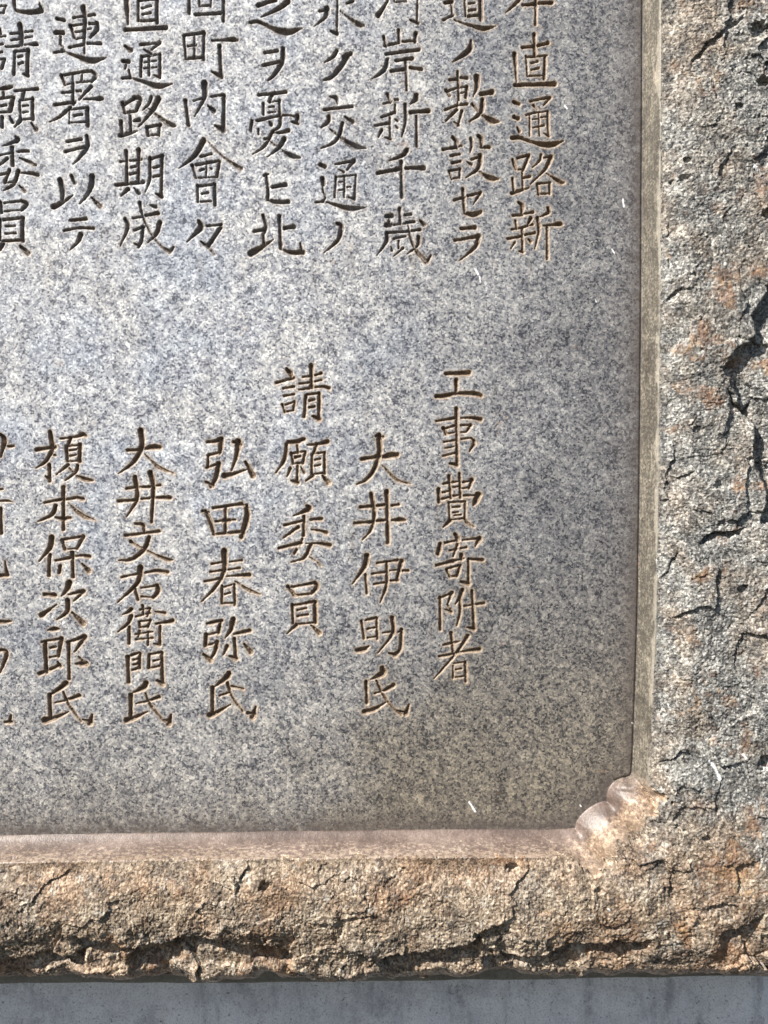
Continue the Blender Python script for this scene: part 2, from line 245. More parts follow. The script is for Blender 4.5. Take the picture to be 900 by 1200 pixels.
# ------------------------------------------------------------------ the cut lettering
GLYPHS = """R 580 0 7.5
C 岸
ノ 230,-60,30 205,5,32 95,110,4
h 32 245,42 360,32
h 34 385,25 500,22
v 26 360,-45 355,215
h 24 270,-55 470,-66
h 24 215,-105 520,-125
v 24 360,-230 360,-150
v 24 235,-200 245,-150
v 24 490,-205 485,-155
h 14 245,-150 485,-160
C 直
h 34 240,415 345,405
h 34 375,400 465,375
v 30 345,300 350,490
b 16 272,490 285,665
b 15 285,500 460,485
b 29 440,490 432,690
b 16 320,552 375,536
b 16 320,612 385,595
b 14 285,665 420,660
ノ 172,470,36 182,600,22 190,715,10
h 40 175,745 525,735
C 通
b 30 165,895 210,912
b 38 168,1025 205,1040
d 24 195,1115 215,1155
- 150,1210,30 220,1210,32 320,1245,26 430,1270,46 520,1265,42 600,1237,4
h 24 310,888 470,855
ノ 480,860,34 425,925,6
ノ 340,925,24 375,968,10
b 16 305,1005 305,1195
b 18 275,1010 350,985
b 15 345,990 465,975
b 22 462,980 470,1190
d 22 430,1170 475,1195
b 13 385,980 390,1190
b 11 330,1048 380,1042
b 11 400,1030 450,1025
b 14 335,1120 430,1100
R 580 150 7.5
C 路
b 26 155,280 185,360
b 22 200,262 300,235
b 28 298,240 245,370
b 14 195,365 245,362
b 20 240,385 245,530
b 27 250,435 310,425
v 24 155,440 165,560
ノ 145,572,30 220,548,26 300,522,8
ノ 405,235,24 390,285,20 330,345,6
b 16 430,260 500,245
ノ 490,255,40 440,360,26 310,492,6
- 450,395,8 520,440,26 575,475,36 608,478,12
b 22 370,490 385,580
b 17 375,488 490,478
b 26 480,480 480,575
b 17 385,578 485,572
C 新
- 208,650,22 238,685,36 235,745,20
h 28 155,768 245,760
h 24 262,750 335,738
ノ 180,815,22 190,885,18
ノ 315,790,32 285,855,14
b 18 150,890 250,870 330,845
v 23 240,880 240,1080
d 26 210,1082 245,1088
h 25 110,972 235,950
h 22 265,938 350,920
ノ 175,1005,26 140,1060,8
d 22 292,975 315,1000
- 465,700,26 470,738,34 400,778,6
- 375,790,28 385,900,24 350,1060,6
- 425,858,14 500,850,20 560,842,40 592,845,18
v 24 458,870 460,1150
R 430 0 5.625
C 河
- 140,0,6 75,100,34
b 12 180,10 260,8
b 12 180,10 178,-40
b 12 258,8 258,-40
b 12 180,-42 258,-44
b 14 335,-90 330,150
d 22 285,130 335,148
h 22 130,-95 365,-110
C 道
b 26 515,15 560,8
b 14 555,15 562,100
h 20 505,128 565,97
- 575,130,6 680,165,18 770,185,32 850,170,4
b 13 645,-40 650,105
b 29 748,-45 750,125
b 12 670,22 710,15
b 14 670,68 715,60
b 17 665,105 740,98
b 12 648,-40 745,-48
h 18 610,-90 790,-105
C 岸
v 22 110,240 125,300
v 22 208,195 210,278
v 26 322,218 315,272
b 16 115,300 215,278
b 16 235,272 320,268
h 25 125,355 345,325
- 135,390,24 112,460,28 30,522,4
h 24 190,398 300,382
h 24 160,468 245,455
h 24 285,445 360,455
v 19 255,400 262,590
C ノ
- 685,268,14 670,330,36 560,410,4
C 敷
h 22 545,525 595,520
h 22 615,510 660,512
b 19 598,470 605,655
v 20 522,595 545,630
b 16 530,600 600,575
b 14 600,575 660,570
b 23 658,570 650,640
b 10 610,612 645,606
h 18 515,722 600,690
h 18 610,690 660,685
b 12 600,660 592,725
ノ 592,720,24 520,795,10
b 19 625,730 600,825
d 18 575,803 605,822
- 725,505,38 725,570,28 700,635,6
h 34 750,618 825,605
- 762,655,28 748,740,26 675,800,10
ノ 695,685,20 745,745,10
- 745,745,8 780,770,24 825,795,38 872,800,10
C 新
v 22 135,620 155,672
h 16 110,682 158,668
b 16 185,655 205,655
b 17 185,690 185,742
b 16 95,770 182,740
h 20 55,825 145,810
b 16 150,770 152,915
d 20 120,905 155,912
ノ 97,855,20 75,900,10
- 325,628,34 322,652,34 285,682,6
- 250,688,20 255,790,20 230,900,8
h 30 285,738 405,730
b 19 325,760 328,960
d 14 185,785 200,795
d 14 188,828 202,840
R 430 150 5.625
C 千
- 262,145,34 240,175,28 145,215,6
h 28 70,295 215,268
h 30 255,262 375,262
v 27 225,220 230,455
C 歳
v 23 215,530 220,625
b 20 250,572 290,568
b 28 130,580 165,578
b 18 147,585 145,625
b 32 128,640 155,638
b 14 155,640 260,628
b 20 260,622 310,615
b 19 135,690 270,680
- 130,690,24 130,740,26 65,840,4
h 20 295,675 350,668
b 15 175,728 255,712
- 268,620,12 288,720,16 320,800,20 390,880,30
ノ 422,838,10 395,882,26
- 340,718,22 335,770,18 265,830,6
d 22 350,608 378,635
d 16 158,780 165,805
ノ 238,790,18 175,845,4
b 14 210,740 208,790
C 設
- 565,58,20 590,88,28 585,125,18
h 24 500,140 590,125
b 14 605,118 625,116
b 18 550,182 610,170
b 18 560,230 615,218
b 15 540,280 560,335
b 15 545,280 615,268
b 19 612,268 610,325
b 15 560,332 612,322
- 685,68,18 690,110,18 680,160,5
- 735,52,22 752,68,26 755,120,14
h 22 755,125 808,126
d 16 660,222 690,240
b 16 690,205 750,185
- 745,180,30 735,260,26 650,328,6
- 725,270,6 765,302,18 810,328,34 868,335,10
C セ
h 21 575,475 640,455
b 19 665,445 750,425
- 632,400,24 638,500,18 645,555,12
ノ 745,428,26 700,502,6
- 648,560,18 700,570,32 752,552,22
C ラ
h 28 620,662 710,655
h 25 580,740 740,712
- 735,710,28 715,780,26 605,877,5
R 280 0 5.625
C 永
h 20 530,72 588,56
- 578,55,34 568,110,24 495,172,4
b 15 650,-60 646,212
d 28 605,202 645,218
ノ 750,5,22 708,22,10
- 668,72,6 730,120,18 790,160,32 822,165,12
h 14 620,-60 660,-55
C 之
h 32 125,32 240,-5
- 322,8,36 240,65,24 145,110,5
- 75,145,22 130,140,22 210,180,26 310,210,44 415,183,4
b 24 250,-70 262,-40
C ヲ
h 25 170,345 250,332
h 25 160,428 275,402
- 290,318,26 285,400,32 240,480,24 188,530,6
C ク
- 645,332,24 620,370,22 562,410,5
- 712,365,40 670,440,30 610,505,24 558,525,10
b 28 690,372 735,352
C 憂
h 23 130,625 310,605
ノ 215,620,26 200,668,18
b 20 160,680 160,750
b 20 265,660 268,760
b 11 200,672 270,660
b 10 195,705 230,700
b 10 195,740 240,735
- 118,795,20 260,762,12 330,758,10 385,772,16
ノ 382,765,36 388,815,14
d 24 345,800 388,808
b 20 85,795 78,860
b 15 128,850 128,882
d 22 200,800 212,818
- 275,765,22 265,830,18 215,868,10
- 215,868,10 270,872,18 325,858,26
- 222,862,20 170,958,18 90,1016,4
b 16 168,915 205,908
- 298,912,32 265,968,24 185,1034,5
- 205,930,8 290,994,14 345,1024,34 402,1036,10
C 交
- 600,636,10 640,645,28 650,682,12
h 22 560,722 745,700
ノ 592,765,24 588,800,24 540,840,6
d 28 698,768 748,802
- 682,810,24 660,890,24 620,940,20 540,976,5
- 600,850,8 690,920,22 760,962,38 836,974,8
R 280 150 5.625
C ヒ
- 178,305,22 190,400,22 190,470,20
h 31 220,388 305,372
- 190,472,18 240,486,27 325,485,26
b 15 165,312 195,303
C 北
- 158,575,24 177,640,24 165,690,22
h 27 100,680 165,668
b 20 158,700 165,760
- 80,825,44 150,785,28 228,733,5
v 25 265,580 275,792
- 278,798,12 340,820,28 420,818,38
ノ 405,762,12 412,812,26
h 32 300,660 360,650
C 通
b 28 535,240 565,252
b 32 550,332 555,368
b 14 550,375 555,420
b 15 555,420 570,450 555,485
h 22 508,488 555,482
- 570,485,8 650,510,22 740,530,32 840,520,5
h 17 635,238 750,215
ノ 755,215,28 712,275,8
d 14 655,270 690,290
b 15 640,320 630,455
b 11 645,322 760,308
b 17 770,310 760,470
d 18 722,455 760,465
b 13 695,312 692,455
b 9 660,355 685,352
b 9 660,408 685,405
b 9 712,388 735,386
C ノ
- 648,628,22 675,650,32 650,740,24 558,823,4
R 130 0 5.625
C 直
- 98,-30,36 105,60,26 110,160,10
b 17 178,0 180,135
b 26 302,-10 302,145
b 16 180,2 300,-8
b 17 205,52 262,36
b 17 208,92 260,82
b 19 190,135 300,128
h 32 95,195 360,180
b 20 242,-75 242,-10
h 22 150,-45 330,-58
C 通
d 28 90,300 130,330
b 28 78,400 115,405
b 15 102,408 92,450
b 16 118,460 125,500
h 22 75,515 125,510
- 128,510,8 220,540,24 310,566,36 405,550,4
h 19 195,293 320,280
ノ 318,278,28 265,325,8
d 19 218,325 262,352
b 17 200,370 195,500
b 15 200,372 325,355
b 21 322,355 320,510
d 18 285,495 320,505
b 15 250,360 250,495
b 11 215,410 300,397
b 11 215,450 300,440
C 路
v 24 75,675 90,740
b 23 85,690 160,642
- 150,640,24 192,655,28 165,728,20
b 19 95,742 165,730
b 19 125,755 130,870
d 26 148,795 185,788
v 22 65,800 75,890
ノ 58,893,26 120,878,22 175,860,6
- 265,638,22 250,680,18 205,728,5
- 312,648,34 270,730,24 180,835,5
- 240,708,8 330,780,20 395,820,32 425,826,10
b 21 235,835 245,890
b 21 235,838 325,820
b 21 318,825 315,890
b 15 245,890 315,885
C 回
b 21 515,-50 515,85
b 23 742,-60 740,135
b 13 580,-15 585,40
b 13 662,-20 655,40
b 13 585,38 655,32
h 23 555,95 720,85
b 18 515,-50 742,-62
C 町
v 17 480,235 492,385
b 22 485,230 615,213
b 23 612,210 608,390
b 19 492,385 605,375
b 15 548,230 550,370
b 15 505,302 560,294
- 665,265,10 740,262,16 805,258,28 830,260,18
b 27 715,300 725,500
d 34 668,472 725,502
C 内
v 26 490,660 510,820
- 615,545,42 615,640,28 550,767,5
h 18 545,662 615,642
d 30 640,695 678,728
h 18 660,635 745,622
b 27 745,628 740,858
d 34 688,828 740,860
R 130 150 5.625
C 期
b 21 100,150 105,360
v 25 182,138 178,360
h 16 60,220 100,218
b 17 125,214 200,205
b 17 130,258 165,250
b 17 120,302 165,295
h 26 30,375 210,355
ノ 112,400,26 65,445,6
d 24 153,395 182,428
- 255,195,19 255,330,18 225,422,5
h 19 255,205 340,178
b 23 335,180 330,450
d 30 298,432 330,450
b 17 275,260 315,250
b 17 275,320 320,310
C 成
h 20 145,592 205,582
h 25 225,575 310,560
- 92,598,24 110,650,26 60,776,5
- 188,490,26 215,600,15 280,720,12 340,785,16 385,812,26
ノ 412,783,10 385,815,24
h 19 150,672 215,650
- 208,650,23 200,740,22 180,780,20
d 19 153,760 185,775
- 322,620,30 300,690,24 240,756,5
d 24 258,508 292,518
C 會
- 612,80,34 550,180,30 445,266,6
- 640,90,5 740,190,14 855,266,27
h 18 590,187 660,170
v 21 535,245 560,325
b 17 560,242 715,215
b 23 715,218 698,318
b 13 630,222 625,320
b 15 585,280 612,270
d 14 650,262 662,268
b 13 565,328 700,320
b 19 570,378 572,485
b 19 575,382 685,370
b 27 682,370 685,505
b 15 598,432 640,424
b 13 590,485 660,480
C 々
- 580,612,18 590,655,36 500,750,4
h 20 635,645 725,636
b 28 722,655 640,775
d 26 592,748 640,782
ノ 640,785,16 688,838,5
R 0 0 6.923
C 記
- 112,-40,22 122,70,22 170,95,24
- 165,93,26 240,98,34 335,85,40
ノ 318,22,10 338,82,36
b 15 -30,50 50,44
b 19 45,45 25,102
b 14 -30,105 25,100
C 請
b 20 0,235 5,272
h 18 -30,298 40,290
b 15 -20,362 20,355
b 15 -20,428 15,420
b 15 -20,482 40,475
b 26 36,480 12,552
- 160,195,36 172,280,38 170,360,28
h 21 85,272 150,265
h 19 185,260 260,250
b 17 90,324 150,316
b 15 190,306 260,295
h 20 50,380 150,370
- 190,360,12 240,358,16 285,355,30 303,362,14
b 25 118,420 110,600
b 21 120,415 230,408
b 31 225,405 220,605
d 34 188,598 222,610
b 19 145,462 178,452
b 19 150,518 182,506
C 願
- -20,722,16 50,712,32 92,700,24
b 17 25,720 28,785
b 19 -10,797 90,785
b 36 103,790 82,895
b 22 5,857 45,850
b 17 -10,910 80,905
b 26 15,945 14,1030
d 26 78,942 100,990
h 26 120,735 300,718
ノ 192,735,28 180,795,18
b 19 155,820 165,960
b 19 165,808 270,800
b 31 262,800 262,965
b 15 180,858 225,852
b 15 180,910 225,902
b 15 165,965 260,960
ノ 158,980,28 115,1030,6
d 30 252,995 292,1048
C 連
b 31 462,150 518,160
b 37 452,262 508,262
b 21 490,285 488,350
b 19 486,355 510,382 495,410
h 21 435,425 520,412
- 515,412,10 620,455,28 740,490,46 862,465,6
h 21 595,142 672,130
h 24 710,125 765,115
- 672,58,42 688,140,32 682,300,24 682,430,14
v 26 570,205 602,300
b 15 590,205 665,194
b 22 722,187 785,192
- 785,185,34 782,240,34 728,302,18
b 15 610,258 672,250
b 13 700,236 735,230
b 17 615,312 680,302
h 27 562,382 668,360
h 27 705,350 812,350
C 署
v 26 495,608 525,682
b 21 518,607 660,582 742,574
- 740,574,26 772,610,36 740,662,20
b 15 585,600 588,662
b 15 665,598 658,655
b 15 530,682 590,674
b 15 620,666 742,656
v 27 588,670 590,840
h 22 500,750 580,742
b 23 620,735 652,735
ノ 738,698,28 640,805,12
h 30 443,848 600,825
- 678,802,8 750,800,18 805,798,40 830,798,26
- 570,865,22 490,940,22 400,987,5
b 15 560,890 560,1000
b 17 570,885 710,870
b 35 706,875 712,1015
b 21 598,937 662,925
b 17 570,992 700,986
R 0 150 6.923
C ヲ
h 25 540,107 655,88
h 27 525,190 690,150
- 703,58,22 708,140,38 650,230,27 588,292,5
C 以
- 485,420,44 505,500,36 500,600,28
- 432,638,42 500,605,32 592,543,5
b 28 578,385 605,445
- 748,390,42 742,460,38 700,550,24 643,614,5
d 36 742,562 808,632
C テ
h 27 570,750 695,735
h 25 515,832 640,810 755,812
- 652,865,40 630,920,28 568,987,5
C 委
- 128,72,24 138,98,38 15,147,5
h 19 -20,222 80,200
- 140,190,14 195,184,26 230,186,20
v 31 95,152 100,300
ノ 55,245,28 -10,303,14
- 160,242,10 230,270,28 284,296,24
h 23 -20,382 68,362
- 165,362,16 240,365,26 302,378,28
b 27 76,338 35,440
- 148,345,30 110,450,27 28,506,5
d 24 155,465 202,512
b 12 55,440 95,436
C 員
b 31 0,600 8,682
h 19 30,607 170,590
- 172,588,26 210,618,38 168,672,18
b 13 30,676 170,664
b 24 -2,740 -2,905
b 24 22,744 190,726
b 37 180,730 180,912
b 17 45,795 118,792
b 19 45,855 122,850
b 24 12,916 185,906
ノ 22,935,36 -4,985,24
d 42 160,955 222,1012
R 410 425 5.294
C 工
h 29 595,68 738,62
- 658,108,26 660,150,20 655,195,14
- 535,208,24 590,206,28 660,190,20 760,190,28 812,204,26
C 事
v 22 660,285 665,635
h 20 535,362 650,343
- 690,342,10 760,342,18 812,352,26
v 22 578,405 597,440
b 14 585,410 650,390
b 16 692,388 748,386
ノ 748,388,24 722,428,10
b 10 605,440 650,432
b 10 690,432 725,428
h 16 582,492 650,480
b 10 690,474 752,466
- 752,466,8 772,495,26 740,552,6
b 10 590,530 645,520
h 16 578,577 650,560
d 26 620,625 665,634
C 費
h 17 582,750 640,742
b 14 700,742 750,732
b 18 615,700 625,840
b 19 680,688 685,835
ノ 755,728,26 738,782,12
v 24 550,785 552,865
b 14 575,803 622,795
b 12 640,772 680,766
b 12 640,742 680,735
b 12 695,780 737,774
b 16 560,848 622,832
b 14 640,826 690,818
h 16 705,824 800,822
- 795,820,40 780,855,34 765,885,8
b 15 615,870 618,980
b 14 610,867 715,860
b 15 715,865 712,970
b 14 635,897 680,893
b 11 640,930 672,925
b 10 645,947 690,943
b 12 630,975 710,965
ノ 622,978,28 578,1020,8
- 712,970,16 735,1000,16 772,1020,5
C 大
h 31 75,598 185,580
- 205,585,22 250,575,34 292,572,30
- 180,452,34 182,560,30 150,660,26 100,725,18 43,753,6
b 18 162,455 206,460
- 205,640,6 290,725,16 375,752,5
R 410 545 5.294
C 井
h 24 65,260 142,255
b 22 165,252 215,246
h 20 260,250 302,244
h 23 30,360 135,354
b 18 165,346 225,340
- 262,342,14 310,338,30 342,342,18
- 132,180,28 152,290,23 130,400,19 78,463,5
v 26 228,162 236,480
C 伊
- 105,562,34 90,630,30 15,737,5
v 17 95,680 105,795
h 17 170,607 295,590
ノ 318,597,28 288,718,14
h 18 138,674 218,664
b 13 328,655 362,655
h 18 152,738 220,728
b 15 252,717 298,714
- 228,600,16 226,740,22 188,852,5
b 10 245,655 290,650
C 寄
- 652,428,20 668,455,28 665,475,14
b 26 560,490 546,550
h 18 590,482 665,465
h 16 700,465 790,456
ノ 802,458,34 778,502,10
b 14 620,530 662,520
b 16 690,517 722,510
ノ 668,488,18 640,565,12
h 24 538,622 640,595
h 22 735,582 822,588
b 26 692,555 692,582
b 15 640,595 705,580
v 15 598,648 620,690
b 15 605,642 685,620
b 19 685,622 663,688
b 13 620,692 665,686
b 17 735,590 735,732
d 28 688,725 735,735
R 410 680 5.294
C 附
b 19 560,105 560,305
h 18 555,112 632,78
ノ 632,78,24 605,150,8
b 13 605,150 628,185
d 22 592,182 628,195
- 697,62,26 680,110,20 655,147,7
- 682,120,17 682,200,17 663,282,8
h 18 712,160 832,142
b 20 758,65 770,298
d 24 728,292 770,302
C 者
v 21 628,328 640,440
- 582,400,14 630,390,22 682,378,8
- 732,342,24 660,450,18 523,609,5
h 20 555,472 660,452
- 660,450,10 740,435,18 802,428,26
b 14 640,530 640,605
b 12 645,517 715,505
b 20 715,507 718,628
b 13 655,554 692,548
b 14 655,602 712,595
C 助
v 16 72,252 88,360
b 18 100,247 165,233
b 18 165,235 170,362
b 15 110,302 158,292
b 12 110,356 162,350
- 43,434,26 85,428,30 118,408,8
- 262,232,24 264,330,22 172,452,5
b 14 205,326 260,320
b 13 300,320 325,308
- 320,306,20 312,420,22 275,465,22
d 24 243,452 282,464
C 氏
- 202,545,26 200,578,38 128,616,6
v 23 100,630 105,760
- 90,815,28 150,800,26 222,758,5
- 152,702,10 205,687,14 270,652,26
- 165,622,12 200,700,14 260,785,10 320,832,16
ノ 368,770,8 345,828,32
b 20 310,815 350,822
R 230 425 5.294
C 請
- 560,38,18 585,68,28 590,95,16
h 22 495,124 602,94
b 18 540,158 605,148
b 16 545,205 605,195
v 17 533,258 550,305
b 15 550,262 610,240
b 19 610,240 600,295
b 13 555,303 600,296
v 27 712,18 715,150
b 16 660,88 700,84
h 18 735,76 775,64
b 15 640,130 700,122
b 15 735,116 775,107
h 16 638,166 700,158
- 735,152,10 780,148,16 822,157,24
b 19 680,202 668,335
b 15 685,196 765,188
b 23 762,190 760,345
d 30 722,332 762,350
b 14 700,236 732,228
b 14 700,278 732,270
C 願
- 570,492,24 620,490,28 668,474,24
- 560,505,20 545,600,22 493,682,6
b 17 625,508 630,560
v 16 588,560 600,622
b 13 595,562 675,548
b 17 675,550 660,625
b 20 612,586 642,580
b 12 600,627 660,620
b 17 628,640 625,735
d 24 588,730 628,742
ノ 582,655,18 563,707,7
d 16 648,648 670,682
- 690,510,12 750,505,16 812,490,28
ノ 745,505,22 728,558,14
b 17 718,570 715,690
b 13 725,564 795,555
b 19 795,557 795,688
b 14 735,602 768,595
b 14 735,640 768,632
b 12 730,690 790,685
ノ 722,698,26 678,734,6
d 28 782,698 820,745
C 弘
- 68,492,16 120,485,22 155,472,28
- 152,475,32 150,520,26 143,562,18
b 18 70,575 150,555
b 17 75,570 70,650
b 16 62,652 140,625
- 138,625,30 122,710,27 90,768,20
d 26 58,738 100,762
- 258,492,40 250,570,26 218,668,12
b 22 232,492 275,508
- 172,702,34 220,692,26 312,662,8
d 32 305,615 352,700
R 230 570 5.294
C 田
- 55,155,24 80,200,24 110,297,14
b 15 38,152 75,160
h 23 103,134 280,108
- 312,118,20 312,200,36 278,314,24
b 20 180,130 180,285
b 15 120,217 240,205
b 26 165,213 205,210
h 19 108,297 268,282
b 14 278,107 322,130
C 春
- 172,400,38 172,520,27 120,620,19 33,714,5
h 15 95,480 160,470
h 15 208,468 282,458
h 15 88,530 160,520
h 15 198,516 268,505
h 18 52,590 152,570
- 188,558,10 260,552,16 328,550,26
- 240,588,6 320,640,20 395,670,6
b 15 158,618 158,725
b 12 165,627 215,610
b 17 235,608 238,735
b 13 173,670 207,660
b 15 160,727 235,722
C 委
- 688,122,20 695,142,32 603,182,6
h 20 548,240 655,213
h 20 708,206 778,200
v 21 668,185 665,305
ノ 632,252,20 538,320,7
- 715,268,10 770,275,18 808,288,24
h 23 513,382 650,350
- 680,354,8 760,354,16 828,366,26
b 15 658,325 645,362
- 708,362,26 670,440,19 588,470,5
b 16 622,392 608,416
- 705,440,8 740,462,8 772,492,4
C 員
v 22 568,622 605,672
h 18 578,627 728,598
- 732,597,24 748,622,28 712,667,14
b 13 605,677 715,665
v 19 595,732 600,850
b 19 595,740 728,715
b 25 735,718 738,845
b 14 628,767 682,755
b 16 628,804 692,795
b 15 605,857 730,845
ノ 618,860,28 563,912,8
d 26 712,860 763,910
R 230 690 5.294
C 弥
- 68,215,14 110,206,20 155,198,24
b 23 150,200 135,272
b 15 60,287 140,268
b 25 60,285 55,352
b 15 52,358 130,330
- 128,330,26 115,390,24 80,447,14
d 30 45,408 88,442
- 228,190,32 215,250,24 178,307,5
- 232,282,10 290,268,22 328,260,26
b 21 235,308 245,428
d 26 205,418 247,432
ノ 190,355,24 168,408,8
d 26 298,342 338,392
C 氏
- 202,525,32 180,555,32 113,607,6
v 25 100,613 100,770
- 82,785,34 130,765,26 212,718,5
- 192,582,18 222,670,14 290,762,10
h 15 143,662 200,645
b 15 220,606 292,620
ノ 368,730,10 350,792,34
b 26 322,770 360,780
R 40 495 5.294
C 榎
- 98,60,26 110,150,28 95,195,18
h 29 12,170 125,153
- 108,178,24 70,240,22 13,282,5
v 22 92,262 95,362
d 20 70,332 95,358
b 14 118,200 130,204
- 163,100,12 250,90,14 300,74,28 322,82,14
ノ 225,95,22 208,138,14
b 20 198,148 205,240
b 13 200,146 285,140
b 29 282,140 280,240
b 14 213,174 258,168
b 14 213,210 258,200
b 15 205,242 275,238
ノ 208,262,22 138,322,6
- 268,265,20 255,310,16 188,362,5
ノ 215,280,12 260,330,8
- 262,332,10 310,350,26 362,360,14
C 本
v 24 180,402 180,665
h 19 63,497 165,478
- 195,478,12 260,468,20 302,474,24
- 132,515,24 110,570,24 23,614,6
- 210,500,5 290,572,22 382,607,5
- 135,590,14 180,598,30 222,590,16
C 保
- 108,712,32 95,780,30 28,862,6
v 23 95,820 90,951
v 21 172,730 190,788
b 17 180,727 300,706
ノ 304,708,26 262,784,14
b 12 195,788 265,781
h 20 132,857 225,840
- 255,830,12 300,826,18 342,832,24
v 22 235,805 240,960
b 20 160,890 153,932
d 26 296,878 338,922
R 40 600 5.294
C 次
h 29 63,510 127,516
- 45,640,34 80,615,24 137,573,5
- 215,440,38 205,475,28 168,522,5
- 213,512,10 260,500,18 305,490,26
ノ 304,494,26 243,553,6
- 207,548,28 202,620,25 138,669,5
d 31 235,625 302,690
C 郎
- 83,733,8 125,725,28 155,727,12
h 19 48,806 168,785
ノ 168,785,28 148,898,18
v 26 65,808 75,996
b 13 100,842 132,836
b 13 95,902 150,892
- 32,1002,26 80,986,20 162,946,14
d 20 145,928 162,958
- 203,808,14 260,790,20 305,772,24
ノ 314,776,30 248,868,8
v 22 212,808 216,1036
d 30 258,942 318,940
ノ 275,898,8 312,936,18
R 40 690 5.294
C 氏
- 195,585,34 160,615,28 92,662,10
v 26 95,658 100,792
- 66,815,38 130,800,24 212,763,5
- 128,707,8 200,690,13 280,662,26
- 180,640,10 215,720,15 290,822,10
ノ 358,780,10 345,832,32
d 24 302,812 350,826
R 40 495 5.294
C 大
h 24 578,172 655,170
- 685,162,18 735,152,32 777,154,28
- 660,50,36 668,140,31 620,240,26 523,317,5
- 685,195,5 770,275,18 868,317,6
C 井
h 22 573,410 650,402
b 19 665,402 715,398
b 15 752,393 782,388
h 23 520,488 625,482
b 15 665,474 715,470
- 752,468,14 800,466,24 842,466,28
- 625,340,26 638,470,25 573,584,5
- 720,312,32 738,400,26 728,617,16
C 文
- 628,628,14 672,638,26 682,678,14
h 22 563,702 775,675
- 712,712,25 680,790,25 600,850,21 523,856,6
- 598,738,20 640,765,10 760,825,15 825,850,22 858,852,8
R 40 600 5.294
C 右
h 18 543,404 645,382
- 688,376,12 760,364,20 825,374,24
- 658,345,38 640,440,27 518,560,5
v 19 625,478 642,545
h 15 663,472 765,455
- 762,458,26 768,490,30 738,532,18
b 12 665,525 740,530
R 40 690 5.294
C 衛
- 602,125,26 585,142,24 548,160,5
- 602,168,26 580,215,20 518,267,5
b 19 588,235 588,340
b 12 630,172 720,150
b 15 672,103 675,160
b 12 655,130 720,120
b 15 717,122 700,172
b 13 650,205 655,238
b 13 655,202 720,195
b 15 720,195 703,238
b 12 655,240 705,233
b 12 630,282 735,266
b 12 655,258 643,300
b 13 630,314 735,305
b 13 705,268 705,350
d 20 752,142 808,150
- 755,217,14 810,208,18 858,198,26
b 19 780,230 778,348
d 18 742,340 778,350
C 門
v 24 580,422 585,580
b 20 600,412 650,397
b 23 655,400 650,492
b 13 615,442 645,435
b 13 615,470 642,465
b 14 610,502 650,492
b 19 712,410 710,490
b 17 715,407 790,394
b 24 790,396 795,585
d 30 762,568 796,590
b 14 742,447 772,440
b 14 720,492 775,480
C 氏
- 692,585,34 675,612,34 606,648,6
v 26 598,658 598,800
- 572,815,34 620,800,24 702,763,5
- 633,712,8 700,697,13 772,672,22
- 690,648,10 720,720,15 800,817,12
ノ 848,780,10 835,835,36
d 26 798,815 840,832
R 0 500 6.667
C 伊
- 5,62,26 33,110,40 2,235,14
- 55,152,16 80,155,24 105,150,18
C 清
b 18 -20,492 18,487
- -20,582,12 50,578,22 98,590,6
b 27 3,640 6,830
C 九
ノ 38,1052,8 52,1150,30
b 36 -10,1162 55,1158
R 0 680 6.667
C 之
- -20,322,28 30,325,30 85,318,8
C 郎
- -10,545,22 38,552,26 48,592,30 0,720,16
C 氏
ノ 85,1050,8 72,1104,32
b 22 38,1108 88,1106
"""

def widths(code, pts, sc):
    if code in ('-', 'ノ'):
        return [p[2] for p in pts]
    w = pts[0][2]; n = len(pts)
    pr = {'h': (.80, .74, 1.0), 'v': (1.05, .82, .92), 'b': (.95, .88, .95), 'd': (.45, .8, 1.05)}[code]
    return [w * np.interp(i / (n - 1), [0, .5, 1], pr) for i in range(n)]

def parse():
    chars = []; u0 = v0 = 0.0; sc = 1.0
    for ln in GLYPHS.strip().splitlines():
        a = ln.split()
        if a[0] == 'R':
            u0, v0, sc = map(float, a[1:])
        elif a[0] == 'C':
            chars.append((a[1], []))
        else:
            code = a[0]
            if code in ('-', 'ノ'):
                pts = [tuple(map(float, q.split(','))) for q in a[1:]]
            else:
                w = float(a[1]); pts = [tuple(map(float, q.split(','))) + (w,) for q in a[2:]]
                if len(pts) == 2:
                    (x0, y0, _), (x1, y1, _) = pts
                    pts = [pts[0], ((x0 + x1) / 2, (y0 + y1) / 2, w), pts[1]]
            ws = widths(code, pts, sc)
            P = np.array([(u0 + p[0] / sc, v0 + p[1] / sc, max(.35, q / sc / 2 * 1.03 + .36)) for p, q in zip(pts, ws)])
            P[:, 0] += .35; P[:, 1] += .35
            if len(P) > 2:                       # smooth curve through the points
                E = np.vstack([2 * P[0] - P[1], P, 2 * P[-1] - P[-2]]); o = []
                for i in range(1, len(E) - 2):
                    for t in np.linspace(0, 1, 6, endpoint=False):
                        a0, a1, a2, a3 = E[i - 1], E[i], E[i + 1], E[i + 2]
                        o.append(.5 * (2 * a1 + (a2 - a0) * t + (2 * a0 - 5 * a1 + 4 * a2 - a3) * t * t + (3 * a1 - a0 - 3 * a2 + a3) * t ** 3))
                o.append(P[-1]); P = np.array(o); P[:, 2] = np.maximum(P[:, 2], .3)
            chars[-1][1].append(P)
    return chars

